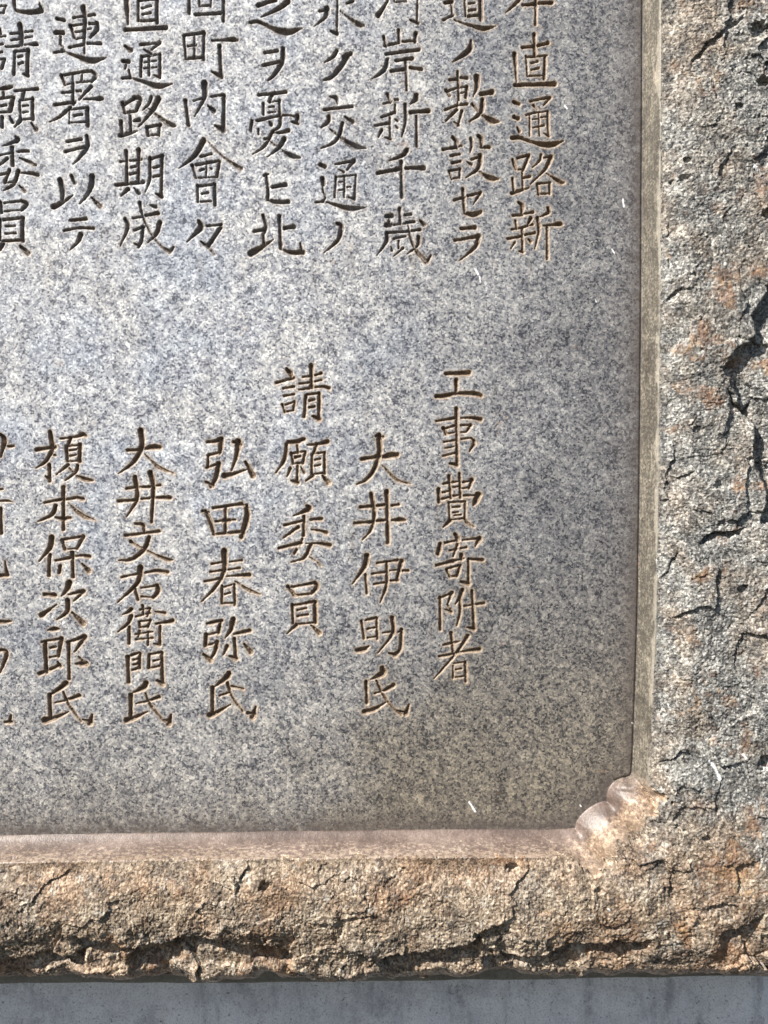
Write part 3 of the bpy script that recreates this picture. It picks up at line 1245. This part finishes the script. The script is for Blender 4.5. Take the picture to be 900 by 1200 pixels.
CH = parse()
SD = np.full(U.shape, -9.0); CID = np.full(U.shape, -1, np.int32)
for ci, (name, strokes) in enumerate(CH):
    A = np.vstack(strokes)
    m = 9
    i0, i1 = np.searchsorted(UA, [A[:, 0].min() - m, A[:, 0].max() + m]); j0, j1 = np.searchsorted(VA, [A[:, 1].min() - m, A[:, 1].max() + m])
    best = np.full((j1 - j0, i1 - i0), -9.0)
    for P in strokes:
        a0, a1 = np.searchsorted(UA[i0:i1], [P[:, 0].min() - 7, P[:, 0].max() + 7]); b0, b1 = np.searchsorted(VA[j0:j1], [P[:, 1].min() - 7, P[:, 1].max() + 7])
        if a1 <= a0 or b1 <= b0: continue
        x = U[j0 + b0:j0 + b1, i0 + a0:i0 + a1]; y = V[j0 + b0:j0 + b1, i0 + a0:i0 + a1]
        sub = best[b0:b1, a0:a1]
        for (ax, ay, ar), (bx, by, br) in zip(P[:-1], P[1:]):
            dx, dy = bx - ax, by - ay
            t = np.clip(((x - ax) * dx + (y - ay) * dy) / (dx * dx + dy * dy + 1e-9), 0, 1)
            sub = np.maximum(sub, ar + (br - ar) * t - np.hypot(x - ax - t * dx, y - ay - t * dy))
        best[b0:b1, a0:a1] = sub
    reg = SD[j0:j1, i0:i1]; cr = CID[j0:j1, i0:i1]
    win = best > np.maximum(reg, -1.6)
    cr[win] = ci; reg[win] = best[win]
    reg2 = np.maximum(reg, best); SD[j0:j1, i0:i1] = reg2
act = SD > -4
jag = np.zeros_like(U)
jag[act] = perlin(U[act] / 2.4, V[act] / 2.4, 121) * .38 + perlin(U[act] / 6.0, V[act] / 6.0, 122) * .38 + perlin(U[act] / 22.0, V[act] / 22.0, 123) * .35
SD = SD + jag
soft = np.where(SD > 3, SD, np.log1p(np.exp(np.clip(SD, -20, 20) * 4.5)) / 4.5)
CAP = 8.5
depth = CAP * (1 - np.exp(-2.45 * soft / CAP))
depth += np.where(act, fbm(U, V, 3.0, 2, 131) * .35 * sstep(.4, 1.6, SD), 0)
H -= np.where(inside & act, depth, 0)
cut = sstep(-.2, .75, SD) * inside
run = np.zeros_like(U)
rng = np.random.RandomState(4)
for k_ in range(46):
    cu = rng.uniform(10, 640); top = rng.choice([300.0, rng.uniform(440, 860), rng.uniform(60, 300)]); ln_ = rng.uniform(18, 70); wd = rng.uniform(1.5, 4.5)
    a0_, a1_ = np.searchsorted(UA, [cu - 16, cu + 16]); b0_, b1_ = np.searchsorted(VA, [top - 4, top + ln_ + 4])
    x_ = U[b0_:b1_, a0_:a1_]; y_ = V[b0_:b1_, a0_:a1_]
    t_ = np.clip((y_ - top) / ln_, 0, 1)
    run[b0_:b1_, a0_:a1_] = np.maximum(run[b0_:b1_, a0_:a1_], np.exp(-((x_ - cu - perlin(y_ / 14.0, y_ * 0 + k_, 7) * 2.5) / wd) ** 2) * sstep(0, .08, t_) * (1 - t_) * rng.uniform(.3, .9))
stain = sstep(-3.2, .6, SD + np.where(act, fbm(U, V, 7, 2, 141) * 1.3, 0)) * inside     # rusty tide mark in and round the cuts

# weathering maps, one with painted light falloff, kept as point attributes
grime = np.where(inside, np.clip((.62 * np.exp(-dist / 34.0) + .85 * np.exp(-dist / 10.0)) * ((U > 560) | (V > 850)), 0, 1), 0)
low = np.where(inside, np.clip(1.0 * sstep(250, 780, U + V * .08) ** 1.25 + .68 * sstep(450, 1010, V), 0, 1.2), 0)  # grime film and painted light falloff share this map
lowb = np.where(inside, sstep(620, 1000, V + (U - 400) * .12), 0)
fleck = np.zeros_like(U)
FLECKS = [([(730, 233), (731, 242)], 1.1), ([(550, 940), (553, 945), (557, 951)], 1.3), ([(557, 316), (560, 321)], 1.6), ([(562, 324), (563, 330)], 1.0), ([(717, 292), (720, 297)], .8),
          ([(833, 893), (836, 901), (840, 910)], 2.0), ([(829, 890), (833, 893)], 1.5), ([(867, 880), (871, 887)], 1.4), ([(882, 196), (884, 197)], 2.0), ([(741, 847), (742, 848)], 1.1), ([(680, 944), (681, 945)], 1.0),
          ([(702, 1047), (703, 1048)], 1.4), ([(698, 352), (699, 354)], .7), ([(662, 124), (664, 127)], 1.2)]
sel = np.where((U > 500) & (U < 900))
fu = U[sel]; fv = V[sel]; ff = np.zeros_like(fu)
for line, r in FLECKS:
    cx = 450 + (np.array([p[0] for p in line]) - 450) * (.97 if line[0][0] > 760 else 1)
    cy = 600 + (np.array([p[1] for p in line]) - 600) * (.97 if line[0][0] > 760 else 1)
    box = (fu > cx.min() - 8) & (fu < cx.max() + 8) & (fv > cy.min() - 8) & (fv < cy.max() + 8)
    d, _ = poly_dist(fu[box], fv[box], list(zip(cx, cy)), closed=False)
    ff[box] = np.maximum(ff[box], 1 - sstep(r * .5, r * 1.1, d + perlin(fu[box] / 2.0, fv[box] / 2.0, 151) * .5))
fleck[sel] = ff

# ------------------------------------------------------------------ materials
def nodes_of(name):
    m = bpy.data.materials.new(name); m.use_nodes = True
    nt = m.node_tree
    return m, nt, nt.nodes['Principled BSDF']

class NB:
    def __init__(s, nt): s.nt = nt
    def n(s, typ, **kw):
        x = s.nt.nodes.new(typ)
        for a, b in kw.items(): setattr(x, a, b)
        return x
    def put(s, sock, v):
        if isinstance(v, bpy.types.NodeSocket): s.nt.links.new(v, sock)
        else: sock.default_value = v
    def px(s):
        tc = s.n('ShaderNodeTexCoord'); mp = s.n('ShaderNodeVectorMath', operation='SCALE')
        s.nt.links.new(tc.outputs['Object'], mp.inputs[0]); mp.inputs['Scale'].default_value = 1 / S
        return mp.outputs[0]
    def noise(s, vec, size, detail=3, rough=.55, stretch=None, off=0.0, dist=0.0):
        mp = s.n('ShaderNodeMapping'); s.put(mp.inputs['Vector'], vec)
        mp.inputs['Location'].default_value = (off, off * .7, off * 1.3)
        if stretch: mp.inputs['Scale'].default_value = stretch
        x = s.n('ShaderNodeTexNoise'); s.put(x.inputs['Vector'], mp.outputs[0])
        x.inputs['Scale'].default_value = 1 / size; x.inputs['Detail'].default_value = detail; x.inputs['Roughness'].default_value = rough
        x.inputs['Distortion'].default_value = dist
        return x.outputs['Fac'], x.outputs['Color']
    def vor(s, vec, size, feature='F1', rnd=1.0):
        x = s.n('ShaderNodeTexVoronoi', feature=feature); s.put(x.inputs['Vector'], vec)
        x.inputs['Scale'].default_value = 1 / size; x.inputs['Randomness'].default_value = rnd
        return x
    def ramp(s, fac, stops, interp='LINEAR'):
        r = s.n('ShaderNodeValToRGB'); cr = r.color_ramp; cr.interpolation = interp
        while len(cr.elements) > 1: cr.elements.remove(cr.elements[-1])
        for i, (p, c) in enumerate(stops):
            e = cr.elements[0] if i == 0 else cr.elements.new(p)
            e.position = p; e.color = (c, c, c, 1) if isinstance(c, (int, float)) else (*c, 1)
        s.put(r.inputs[0], fac); return r.outputs[0]
    def mix(s, a, b, f, blend='MIX'):
        x = s.n('ShaderNodeMix', data_type='RGBA', blend_type=blend)
        s.put(x.inputs['Factor'], f)
        for sock, v in ((x.inputs['A'], a), (x.inputs['B'], b)):
            s.put(sock, (*v, 1) if isinstance(v, tuple) and len(v) == 3 else v)
        return x.outputs['Result']
    def math(s, op, a, b=0.0, clamp=False):
        x = s.n('ShaderNodeMath', operation=op, use_clamp=clamp); s.put(x.inputs[0], a); s.put(x.inputs[1], b); return x.outputs[0]
    def attr(s, name):
        return s.n('ShaderNodeAttribute', attribute_name=name)
    def warp(s, vec, size, amount):
        _, c = s.noise(vec, size, 2)
        a = s.n('ShaderNodeVectorMath', operation='SUBTRACT'); s.put(a.inputs[0], c); a.inputs[1].default_value = (.5, .5, .5)
        b = s.n('ShaderNodeVectorMath', operation='SCALE'); s.put(b.inputs[0], a.outputs[0]); b.inputs['Scale'].default_value = amount
        d = s.n('ShaderNodeVectorMath', operation='ADD'); s.put(d.inputs[0], vec); s.put(d.inputs[1], b.outputs[0])
        return d.outputs[0]
    def bump(s, h, strength, distance, prev=None):
        x = s.n('ShaderNodeBump'); s.put(x.inputs['Height'], h); x.inputs['Strength'].default_value = strength; x.inputs['Distance'].default_value = distance
        if prev is not None: s.put(x.inputs['Normal'], prev)
        return x.outputs[0]

def sep(b, col):
    x = b.n('ShaderNodeSeparateColor'); b.put(x.inputs[0], col); return x.outputs

def granite_grain(b, p):
    """salt-and-pepper granite: feldspar, quartz and mica grains of two sizes"""
    w = b.warp(p, 3.0, 2.0)
    v1 = b.vor(w, 2.3); v2 = b.vor(b.warp(p, 7.0, 5.0), 5.0)
    r1 = sep(b, v1.outputs['Color'])[0]; r2 = sep(b, v2.outputs['Color'])[1]
    nf, _ = b.noise(p, 1.7, 3, .65)
    nb, _ = b.noise(p, 13, 3, .55, off=40)
    t = b.math('ADD', b.math('MULTIPLY', r1, .56), b.math('MULTIPLY', r2, .16))
    t = b.math('ADD', t, b.math('MULTIPLY', b.math('SUBTRACT', nf, .5), .80))
    t = b.math('ADD', t, b.math('MULTIPLY', b.math('SUBTRACT', nb, .5), .74))
    nl, _ = b.noise(p, 34, 3, .55, off=47)
    t = b.math('ADD', t, b.math('MULTIPLY', b.math('SUBTRACT', nl, .5), .36))
    return t, r1, nf

def make_face():
    m, nt, bs = nodes_of('dressed_granite'); b = NB(nt); p = b.px()
    t, r1, nf = granite_grain(b, p)
    mo, _ = b.noise(p, 17, 4, .6, off=220)
    t = b.math('ADD', t, b.math('MULTIPLY', b.ramp(mo, [(.52, 0.0), (.66, 1.0)]), b.math('MULTIPLY', b.math('SUBTRACT', 1.0, b.attr('low').outputs['Fac'], clamp=True), .13)))
    col = b.ramp(t, [(0.0, (.06, .063, .078)), (.14, (.15, .157, .182)), (.29, (.29, .296, .318)), (.46, (.42, .42, .425)), (.66, (.62, .612, .59)), (.80, (.84, .83, .80))])
    pn, _ = b.noise(p, 90, 3, .6, off=11)
    lo = b.attr('low').outputs['Fac']
    gr = b.attr('grime').outputs['Fac']
    st = b.attr('stain').outputs['Fac']
    fl = b.attr('fleck').outputs['Fac']
    # tan weathering film plus light falloff painted in, both stronger towards the lower right
    film = b.math('MULTIPLY', b.math('ADD', lo, b.math('MULTIPLY', b.math('SUBTRACT', pn, .5), .9)), .9, True)
    col = b.mix(col, b.mix((.39, .387, .39), (.46, .40, .31), b.attr('lowb').outputs['Fac']), film, 'MULTIPLY')
    blue = b.math('SUBTRACT', b.ramp(pn, [(.4, 0.0), (.65, 1.0)]), lo, True)
    col = b.mix(col, (.89, .955, 1.06), blue, 'MULTIPLY')
    # dark algae line along the foot of the frame
    gn, _ = b.noise(p, 11, 4, .65, off=70)
    g = b.math('MULTIPLY', gr, b.ramp(gn, [(.25, .45), (.58, 1.0)]), True)
    col = b.mix(col, (.085, .07, .062), b.math('MULTIPLY', g, .90), 'MIX')
    # rust spots on the open face
    rn, _ = b.noise(p, 28, 4, .7, off=130)
    rust = b.ramp(rn, [(.66, 0.0), (.76, 1.0)])
    col = b.mix(col, (.42, .27, .16), b.math('MULTIPLY', rust, .38), 'MIX')
    rm, _ = b.noise(p, 4, 3, .6, off=160)
    col = b.mix(col, (.62, .50, .38), b.math('MULTIPLY', b.math('MULTIPLY', b.attr('run').outputs['Fac'], rm), 1.1, True), 'MULTIPLY')
    sn, _ = b.noise(p, 5, 3, .6, off=20)
    scol = b.ramp(sn, [(.3, (.33, .245, .165)), (.55, (.46, .36, .26)), (.75, (.58, .49, .38))])
    col = b.mix(col, scol, b.math('MULTIPLY', st, b.math('SUBTRACT', .62, b.math('MULTIPLY', b.attr('clean').outputs['Fac'], .34))), 'MIX')
    ccol = b.ramp(sn, [(.3, (.105, .070, .045)), (.55, (.18, .125, .082)), (.75, (.32, .25, .185))])
    un, _ = b.noise(p, 45, 4, .65, off=180)
    ccol = b.mix(ccol, b.ramp(sn, [(.3, (.075, .072, .072)), (.6, (.17, .165, .165)), (.8, (.34, .33, .32))]), b.math('MULTIPLY', b.attr('clean').outputs['Fac'], b.ramp(un, [(.38, .35), (.6, 1.0)])), 'MIX')
    col = b.mix(col, ccol, b.math('MULTIPLY', b.attr('cut').outputs['Fac'], .92), 'MIX')
    col = b.mix(col, (.85, .85, .86), fl, 'MIX')
    b.put(bs.inputs['Base Color'], col)
    b.put(bs.inputs['Roughness'], b.ramp(r1, [(0, .46), (1, .72)]))
    bs.inputs['Specular IOR Level'].default_value = .45
    h1 = b.math('ADD', nf, b.math('MULTIPLY', r1, .35))
    b.put(bs.inputs['Normal'], b.bump(h1, .42, .0006))
    return m

def make_rock():
    m, nt, bs = nodes_of('split_granite'); b = NB(nt); p = b.px()
    t, r1, nf = granite_grain(b, p)
    col = b.ramp(t, [(0.0, (.045, .045, .046)), (.20, (.105, .104, .10)), (.40, (.22, .217, .203)), (.58, (.36, .352, .325)), (.8, (.66, .645, .60))])
    n1, _ = b.noise(p, 60, 5, .62, off=3, dist=.6); n2, _ = b.noise(p, 22, 6, .75, off=33, dist=.5); n3, _ = b.noise(p, 95, 4, .6, off=63); n4, _ = b.noise(p, 38, 6, .75, off=93, dist=.6)
    warm = b.attr('warm').outputs['Fac']
    wf = b.math('MULTIPLY', b.math('ADD', warm, b.math('MULTIPLY', b.math('SUBTRACT', n1, .5), 2.1)), 1.0, True)
    # a thin tan film over the grain, thick enough to hide it only in places
    film = b.ramp(n2, [(.30, (.34, .27, .20)), (.46, (.62, .50, .37)), (.60, (.92, .77, .58)), (.8, (1.10, .97, .80))])
    col = b.mix(col, film, b.math('MULTIPLY', wf, .95), 'MULTIPLY')
    tan = b.ramp(b.math('ADD', b.math('MULTIPLY', n2, .6), b.math('MULTIPLY', t, .6)), [(.30, (.13, .095, .07)), (.46, (.31, .225, .155)), (.60, (.48, .37, .27)), (.8, (.72, .62, .50))])
    col = b.mix(col, tan, b.math('MULTIPLY', wf, .50), 'MIX')
    pink = b.ramp(n3, [(.45, 0.0), (.62, 1.0)])
    col = b.mix(col, (.94, .81, .73), b.math('MULTIPLY', pink, wf), 'MULTIPLY')
    rust = b.ramp(b.math('ADD', n4, b.math('MULTIPLY', b.attr('rspot').outputs['Fac'], .15)), [(.57, 0.0), (.69, 1.0)])
    rc = b.ramp(n2, [(.35, (.10, .048, .032)), (.5, (.27, .135, .07)), (.65, (.52, .33, .15))])
    col = b.mix(col, rc, b.math('MULTIPLY', rust, .62), 'MIX')
    dk = b.ramp(n2, [(.34, 1.0), (.46, 0.0)])
    col = b.mix(col, (.07, .065, .06), b.math('MULTIPLY', dk, .55), 'MIX')
    wh = b.ramp(b.noise(p, 20, 6, .75, off=210)[0], [(.58, 0.0), (.70, 1.0)])
    col = b.mix(col, (.64, .61, .54), b.math('MULTIPLY', wh, .65), 'MIX')
    fl = b.attr('fleck').outputs['Fac']
    col = b.mix(col, (.85, .85, .86), fl, 'MIX')
    b.put(bs.inputs['Base Color'], col)
    bs.inputs['Roughness'].default_value = .62; bs.inputs['Specular IOR Level'].default_value = .4
    fn, _ = b.noise(p, 5.5, 6, .72, off=9)
    v = b.vor(b.warp(p, 3, 2.5), 2.6)
    b.put(bs.inputs['Normal'], b.bump(v.outputs['Distance'], .45, .0006, b.bump(fn, .6, .0012)))
    return m

def make_mould():
    m, nt, bs = nodes_of('dressed_moulding'); b = NB(nt); p = b.px()
    t, r1, nf = granite_grain(b, p)
    warm = b.attr('warm').outputs['Fac']
    # vertical tool marks on the side wall
    tm, _ = b.noise(p, 2.0, 3, .6, stretch=(1.0, 1.0, .07), off=5)
    side = b.ramp(b.math('ADD', b.math('MULTIPLY', tm, .5), b.math('MULTIPLY', t, .55)), [(.34, (.085, .08, .07)), (.52, (.155, .145, .125)), (.68, (.27, .255, .22))])
    wv, _ = b.noise(p, 40, 5, .7, stretch=(2.2, 1, .5), off=57)
    side = b.mix(side, b.ramp(wv, [(.32, (.50, .45, .41)), (.5, (.92, .88, .82)), (.68, (1.25, 1.15, 1.0))]), 1.0, 'MULTIPLY')
    side = b.mix(side, (.46, .42, .35), b.math('MULTIPLY', b.ramp(b.math('ADD', b.math('MULTIPLY', b.attr('edge').outputs['Fac'], .55), wv), [(.92, 0.0), (1.12, 1.0)]), .35), 'MIX')
    n1, _ = b.noise(p, 30, 4, .6, stretch=(.4, 1, 1), off=50); n2, _ = b.noise(p, 3.2, 5, .75, stretch=(.6, 1, 1), off=80)
    low = b.ramp(b.math('ADD', b.math('MULTIPLY', n1, .7), b.math('MULTIPLY', t, .25)), [(.34, (.10, .072, .06)), (.50, (.165, .122, .102)), (.68, (.24, .185, .155))])
    ed = b.attr('edge').outputs['Fac']
    chips = b.math('MULTIPLY', b.ramp(b.math('ADD', n2, b.math('MULTIPLY', ed, .26)), [(.66, 0.0), (.80, 1.0)]), 1.0)
    low = b.mix(low, b.ramp(n1, [(.35, (.34, .255, .18)), (.6, (.50, .41, .32))]), b.math('MULTIPLY', chips, .62), 'MIX')
    col = b.mix(side, low, warm, 'MIX')
    cn, _ = b.noise(p, 4.5, 5, .75, off=190)
    col = b.mix(col, b.ramp(cn, [(.36, (.20, .13, .09)), (.5, (.36, .25, .17)), (.64, (.62, .49, .36))]), b.math('MULTIPLY', b.attr('crest').outputs['Fac'], b.ramp(cn, [(.40, .10), (.56, .9)])), 'MIX')
    b.put(bs.inputs['Base Color'], col)
    b.put(bs.inputs['Roughness'], b.math('SUBTRACT', .60, b.math('MULTIPLY', warm, .16)))
    bs.inputs['Specular IOR Level'].default_value = .5
    fn, _ = b.noise(p, 3.2, 4, .7, off=9)
    b.put(bs.inputs['Normal'], b.bump(tm, .25, .0008, b.bump(fn, .30, .0008)))
    return m

def make_concrete():
    m, nt, bs = nodes_of('stained_concrete'); b = NB(nt); p = b.px()
    n1, _ = b.noise(p, 85, 7, .66, off=4, dist=.15); n2, _ = b.noise(p, 4, 4, .65, off=24); n3, _ = b.noise(p, 20, 6, .72, stretch=(1, 1, .6), off=44)
    col = b.ramp(b.math('ADD', b.math('MULTIPLY', n1, .65), b.math('MULTIPLY', n3, .38)), [(.34, (.40, .395, .41)), (.46, (.74, .73, .75)), (.55, (.90, .895, .91)), (.66, (.95, .95, .95))])
    tear, _ = b.noise(p, 26, 5, .65, stretch=(1, 1, .16), off=64)
    col = b.mix(col, (.40, .39, .41), b.math('MULTIPLY', b.ramp(tear, [(.52, 0.0), (.68, 1.0)]), .6), 'MULTIPLY')
    bl, _ = b.noise(p, 30, 7, .75, off=84)
    col = b.mix(col, (.93, .93, .93), b.math('MULTIPLY', b.ramp(bl, [(.51, 0.0), (.60, 1.0)]), .7), 'MIX')
    ag, _ = b.noise(p, 2.2, 3, .7, off=104)
    col = b.mix(col, b.ramp(ag, [(.35, (.75, .75, .75)), (.5, (1, 1, 1)), (.65, (1.1, 1.1, 1.1))]), 1.0, 'MULTIPLY')
    pit = b.ramp(n2, [(.32, 1.0), (.39, 0.0)])
    col = b.mix(col, (.07, .065, .06), b.math('MULTIPLY', pit, .7), 'MIX')
    b.put(bs.inputs['Base Color'], col)
    bs.inputs['Roughness'].default_value = .8
    b.put(bs.inputs['Normal'], b.bump(n2, .5, .0012, b.bump(n1, .6, .006)))
    return m

def make_lip():
    m, nt, bs = nodes_of('sawn_granite_edge'); b = NB(nt); p = b.px()
    n1, _ = b.noise(p, 30, 4, .6, stretch=(.4, 1, 1), off=14); n2, _ = b.noise(p, 3, 3, .6, off=34)
    col = b.ramp(b.math('ADD', b.math('MULTIPLY', n1, .6), b.math('MULTIPLY', n2, .4)), [(.35, (.16, .145, .12)), (.5, (.25, .23, .195)), (.65, (.36, .34, .29))])
    b.put(bs.inputs['Base Color'], col); bs.inputs['Roughness'].default_value = .7
    b.put(bs.inputs['Normal'], b.bump(n2, .3, .0008, b.bump(n1, .4, .002)))
    return m

M_FACE, M_ROCK, M_MOULD, M_CONC, M_LIP = make_face(), make_rock(), make_mould(), make_concrete(), make_lip()

# ------------------------------------------------------------------ cut the grid into its parts
X = (U - 450) * S; Z = (600 - V) * S; Y = -H * S                # around the stone's own origin
root = bpy.data.objects.new('stone_monument', None); C.objects.link(root)
BASE_V = 1164.0
root.location = (0, 0.0, ZC + (600 - BASE_V) * S)
DZ = (BASE_V - 600) * S                                          # origin of the root is at the stone's foot
root['label'] = 'granite monument slab with carved Japanese inscription inside a rough split-rock frame'
root['category'] = 'stone monument'

# sideways roughness of the split rock, so that ledges overhang a little
amp_full = np.zeros_like(U); amp_full[rk] = sstep(4, 22, beyond)
lx = np.zeros_like(U); lz = np.zeros_like(U)
lx[rk] = fbm(ru, rv, 22, 3, 161) * 1.4 * amp_full[rk]; lz[rk] = fbm(ru, rv, 22, 3, 171) * 1.4 * amp_full[rk]
X = X + lx * S; Z = Z + lz * S + DZ

warm = np.clip(sstep(850, 985, V + (780 - U) * .12), 0, 1)
warm_r = np.clip(sstep(880, 1040, V + (740 - U) * .25) * .84 + .04 + .06 * sstep(700, 100, V), 0, 1)
warm_m = sstep(895, 925, V)
edge = np.clip(fr + near * .35 * sstep(.12, .35, fr), 0, 1.3)

crest = near * sstep(.22, .45, prof)
rspot = np.zeros_like(U)
for pu, pv, pr, pa in [(835, 320, 22, .9), (850, 345, 18, .8), (826, 395, 20, .5), (850, 425, 24, 1), (836, 470, 20, .9), (800, 500, 18, .5), (880, 330, 18, .9), (876, 560, 18, .7), (838, 830, 34, .6), (872, 960, 26, .6), (842, 1015, 34, .7), (800, 1090, 34, .6), (650, 1080, 30, .6), (660, 1095, 22, .6), (140, 1120, 40, .8), (190, 1130, 34, .9), (310, 1130, 40, .7), (850, 1120, 40, .7), (852, 20, 20, .5), (790, 210, 18, .5), (855, 250, 26, .45), (735, 1100, 26, .5)]:
    pu, pv = 450 + (pu - 450) * .972, 600 + (pv - 600) * .972
    rspot = np.maximum(rspot, pa * np.exp(-((U - pu) ** 2 + ((V - pv) * 1.15) ** 2) / pr ** 2))
pts = np.stack([X, Y, Z], -1).reshape(-1, 3)
kind = np.where(inside, 0, np.where(is_mould, 1, 2))
q00 = (np.arange(NV - 1)[:, None] * NU + np.arange(NU - 1)[None, :])
quads = np.stack([q00, q00 + NU, q00 + NU + 1, q00 + 1], -1)      # wound to face the viewer
kq = np.where((inside[1:, :-1] & inside[:-1, 1:] & inside[1:, 1:]) | ~inside[:-1, :-1], kind[:-1, :-1], 1)
cid = np.where(CID >= 0, CID, -1)
cq = np.maximum(np.maximum(cid[:-1, :-1], cid[1:, :-1]), np.maximum(cid[:-1, 1:], cid[1:, 1:]))
cq = np.where(kq == 0, cq, -1)

def grid_object(name, mask, mat, parent, attrs):
    q = quads[mask].reshape(-1, 4)
    used, inv = np.unique(q, return_inverse=True)
    inv = inv.reshape(-1, 4)
    me = bpy.data.meshes.new(name)
    me.vertices.add(len(used)); me.vertices.foreach_set('co', pts[used].astype(np.float32).ravel())
    nq = len(inv)
    me.loops.add(nq * 4); me.loops.foreach_set('vertex_index', inv.astype(np.int32).ravel())
    me.polygons.add(nq)
    me.polygons.foreach_set('loop_start', np.arange(0, nq * 4, 4, dtype=np.int32))
    me.polygons.foreach_set('loop_total', np.full(nq, 4, np.int32))
    me.polygons.foreach_set('use_smooth', np.ones(nq, bool))
    me.update(calc_edges=True)
    for an, arr in attrs.items():
        at = me.attributes.new(an, 'FLOAT', 'POINT')
        at.data.foreach_set('value', arr.reshape(-1)[used].astype(np.float32))
    me.materials.append(mat)
    o = bpy.data.objects.new(name, me); C.objects.link(o)
    if parent is not None: o.parent = parent
    return o

clean = np.where(inside, 1 - np.clip(sstep(240, 460, V) + sstep(430, 640, U), 0, 1), 0)
face_attrs = dict(clean=clean, run=run, low=low, lowb=lowb, grime=grime, stain=stain, cut=cut, fleck=fleck)
panel = grid_object('inscribed_panel', (kq == 0) & (cq < 0), M_FACE, root, face_attrs)
for ci, (ch, _) in enumerate(CH):
    mk = cq == ci
    if mk.any():
        o = grid_object('engraved_character', mk, M_FACE, panel, face_attrs)
        o['label'] = 'carved character ' + ch
grid_object('moulding', kq == 1, M_MOULD, root, dict(warm=warm_m, edge=edge, crest=crest))
rock = grid_object('rough_border', kq == 2, M_ROCK, root, dict(warm=warm_r, fleck=fleck, rspot=rspot))

# ------------------------------------------------------------------ solid body of the slab behind its face, and its sawn foot
def mesh_object(name, verts, faces, mat, parent=None, smooth=False):
    me = bpy.data.meshes.new(name); me.from_pydata(verts, [], faces); me.update()
    for p in me.polygons: p.use_smooth = smooth
    me.materials.append(mat)
    o = bpy.data.objects.new(name, me); C.objects.link(o)
    if parent is not None: o.parent = parent
    return o

def P3(u, v, h): return ((u - 450) * S, -h * S, (600 - v) * S + DZ)

def rough_box(name, u0, u1, v0, v1, h0, h1, mat, parent, wob=0.0, step=20, seed=1, dz=0.0):
    """a closed block whose faces are gridded and slightly uneven, edges eased"""
    nu = max(2, int((u1 - u0) / step)); nv = max(2, int((v1 - v0) / step)); nh = max(2, int((h1 - h0) / step))
    idx = {}; verts = []; faces = []
    r = min(3.0, (v1 - v0) / 4)
    def vert(i, j, k_):
        key = (i, j, k_)
        if key not in idx:
            u = u0 + (u1 - u0) * i / nu; v = v0 + (v1 - v0) * j / nv; h = h0 + (h1 - h0) * k_ / nh
            n = float(fbm(np.array([u + h * .7]), np.array([v - h * .4]), 60, 4, seed)[0]) * wob
            n2 = float(fbm(np.array([u - h * .5]), np.array([v + h * .9]), 60, 4, seed + 9)[0]) * wob
            verts.append(P3(u + (n2 if 0 < i < nu else n), v + n * (.6 if 0 < j < nv else .35), h + (n if k_ == nh else 0))); idx[key] = len(verts) - 1
        return idx[key]
    for i in range(nu):
        for j in range(nv):
            faces.append([vert(i, j, nh), vert(i, j + 1, nh), vert(i + 1, j + 1, nh), vert(i + 1, j, nh)])
            faces.append([vert(i, j, 0), vert(i + 1, j, 0), vert(i + 1, j + 1, 0), vert(i, j + 1, 0)])
    for i in range(nu):
        for k_ in range(nh):
            faces.append([vert(i, 0, k_), vert(i, 0, k_ + 1), vert(i + 1, 0, k_ + 1), vert(i + 1, 0, k_)])
            faces.append([vert(i, nv, k_), vert(i + 1, nv, k_), vert(i + 1, nv, k_ + 1), vert(i, nv, k_ + 1)])
    for j in range(nv):
        for k_ in range(nh):
            faces.append([vert(0, j, k_), vert(0, j + 1, k_), vert(0, j + 1, k_ + 1), vert(0, j, k_ + 1)])
            faces.append([vert(nu, j, k_), vert(nu, j, k_ + 1), vert(nu, j + 1, k_ + 1), vert(nu, j + 1, k_)])
    o = mesh_object(name, verts, faces, mat, parent, True)
    bv = o.modifiers.new('eased_edges', 'BEVEL'); bv.width = r * S * .6; bv.segments = 2; bv.limit_method = 'ANGLE'; bv.angle_limit = math.radians(50)
    return o

rough_box('slab_body', -600, 945, -600, 1136, -210, -24, M_ROCK, root, 3.0, 30, 201)
# sawn foot of the slab: a narrow band, its lower edge running slightly uphill to the right
foot = rough_box('sawn_foot', -600, 940, 1126, 1164, -208, -20, M_LIP, root, 1.0, 11, 211)
for v in foot.data.vertices:
    uu = v.co.x / S + 450
    if v.co.z < DZ + (600 - 1150) * S:
        v.co.z += (0.0155 * max(0, min(940, uu) - 250)) * S * .9

# ------------------------------------------------------------------ plinth
plinth_root = None
pz = 0.0
def plinth():
    zt = root.location.z
    u0, u1 = -760, 1100
    depth_b = 300
    vt = BASE_V; vb = BASE_V + zt / S
    o = rough_box('concrete_plinth', u0, u1, vt, vb, -depth_b, -80, M_CONC, None, 2.2, 14, 231)
    o.location = (0, 0, root.location.z)
    o['label'] = 'stained pale grey concrete plinth in shade below the carved slab'
    o['category'] = 'plinth'
    return o
plinth()
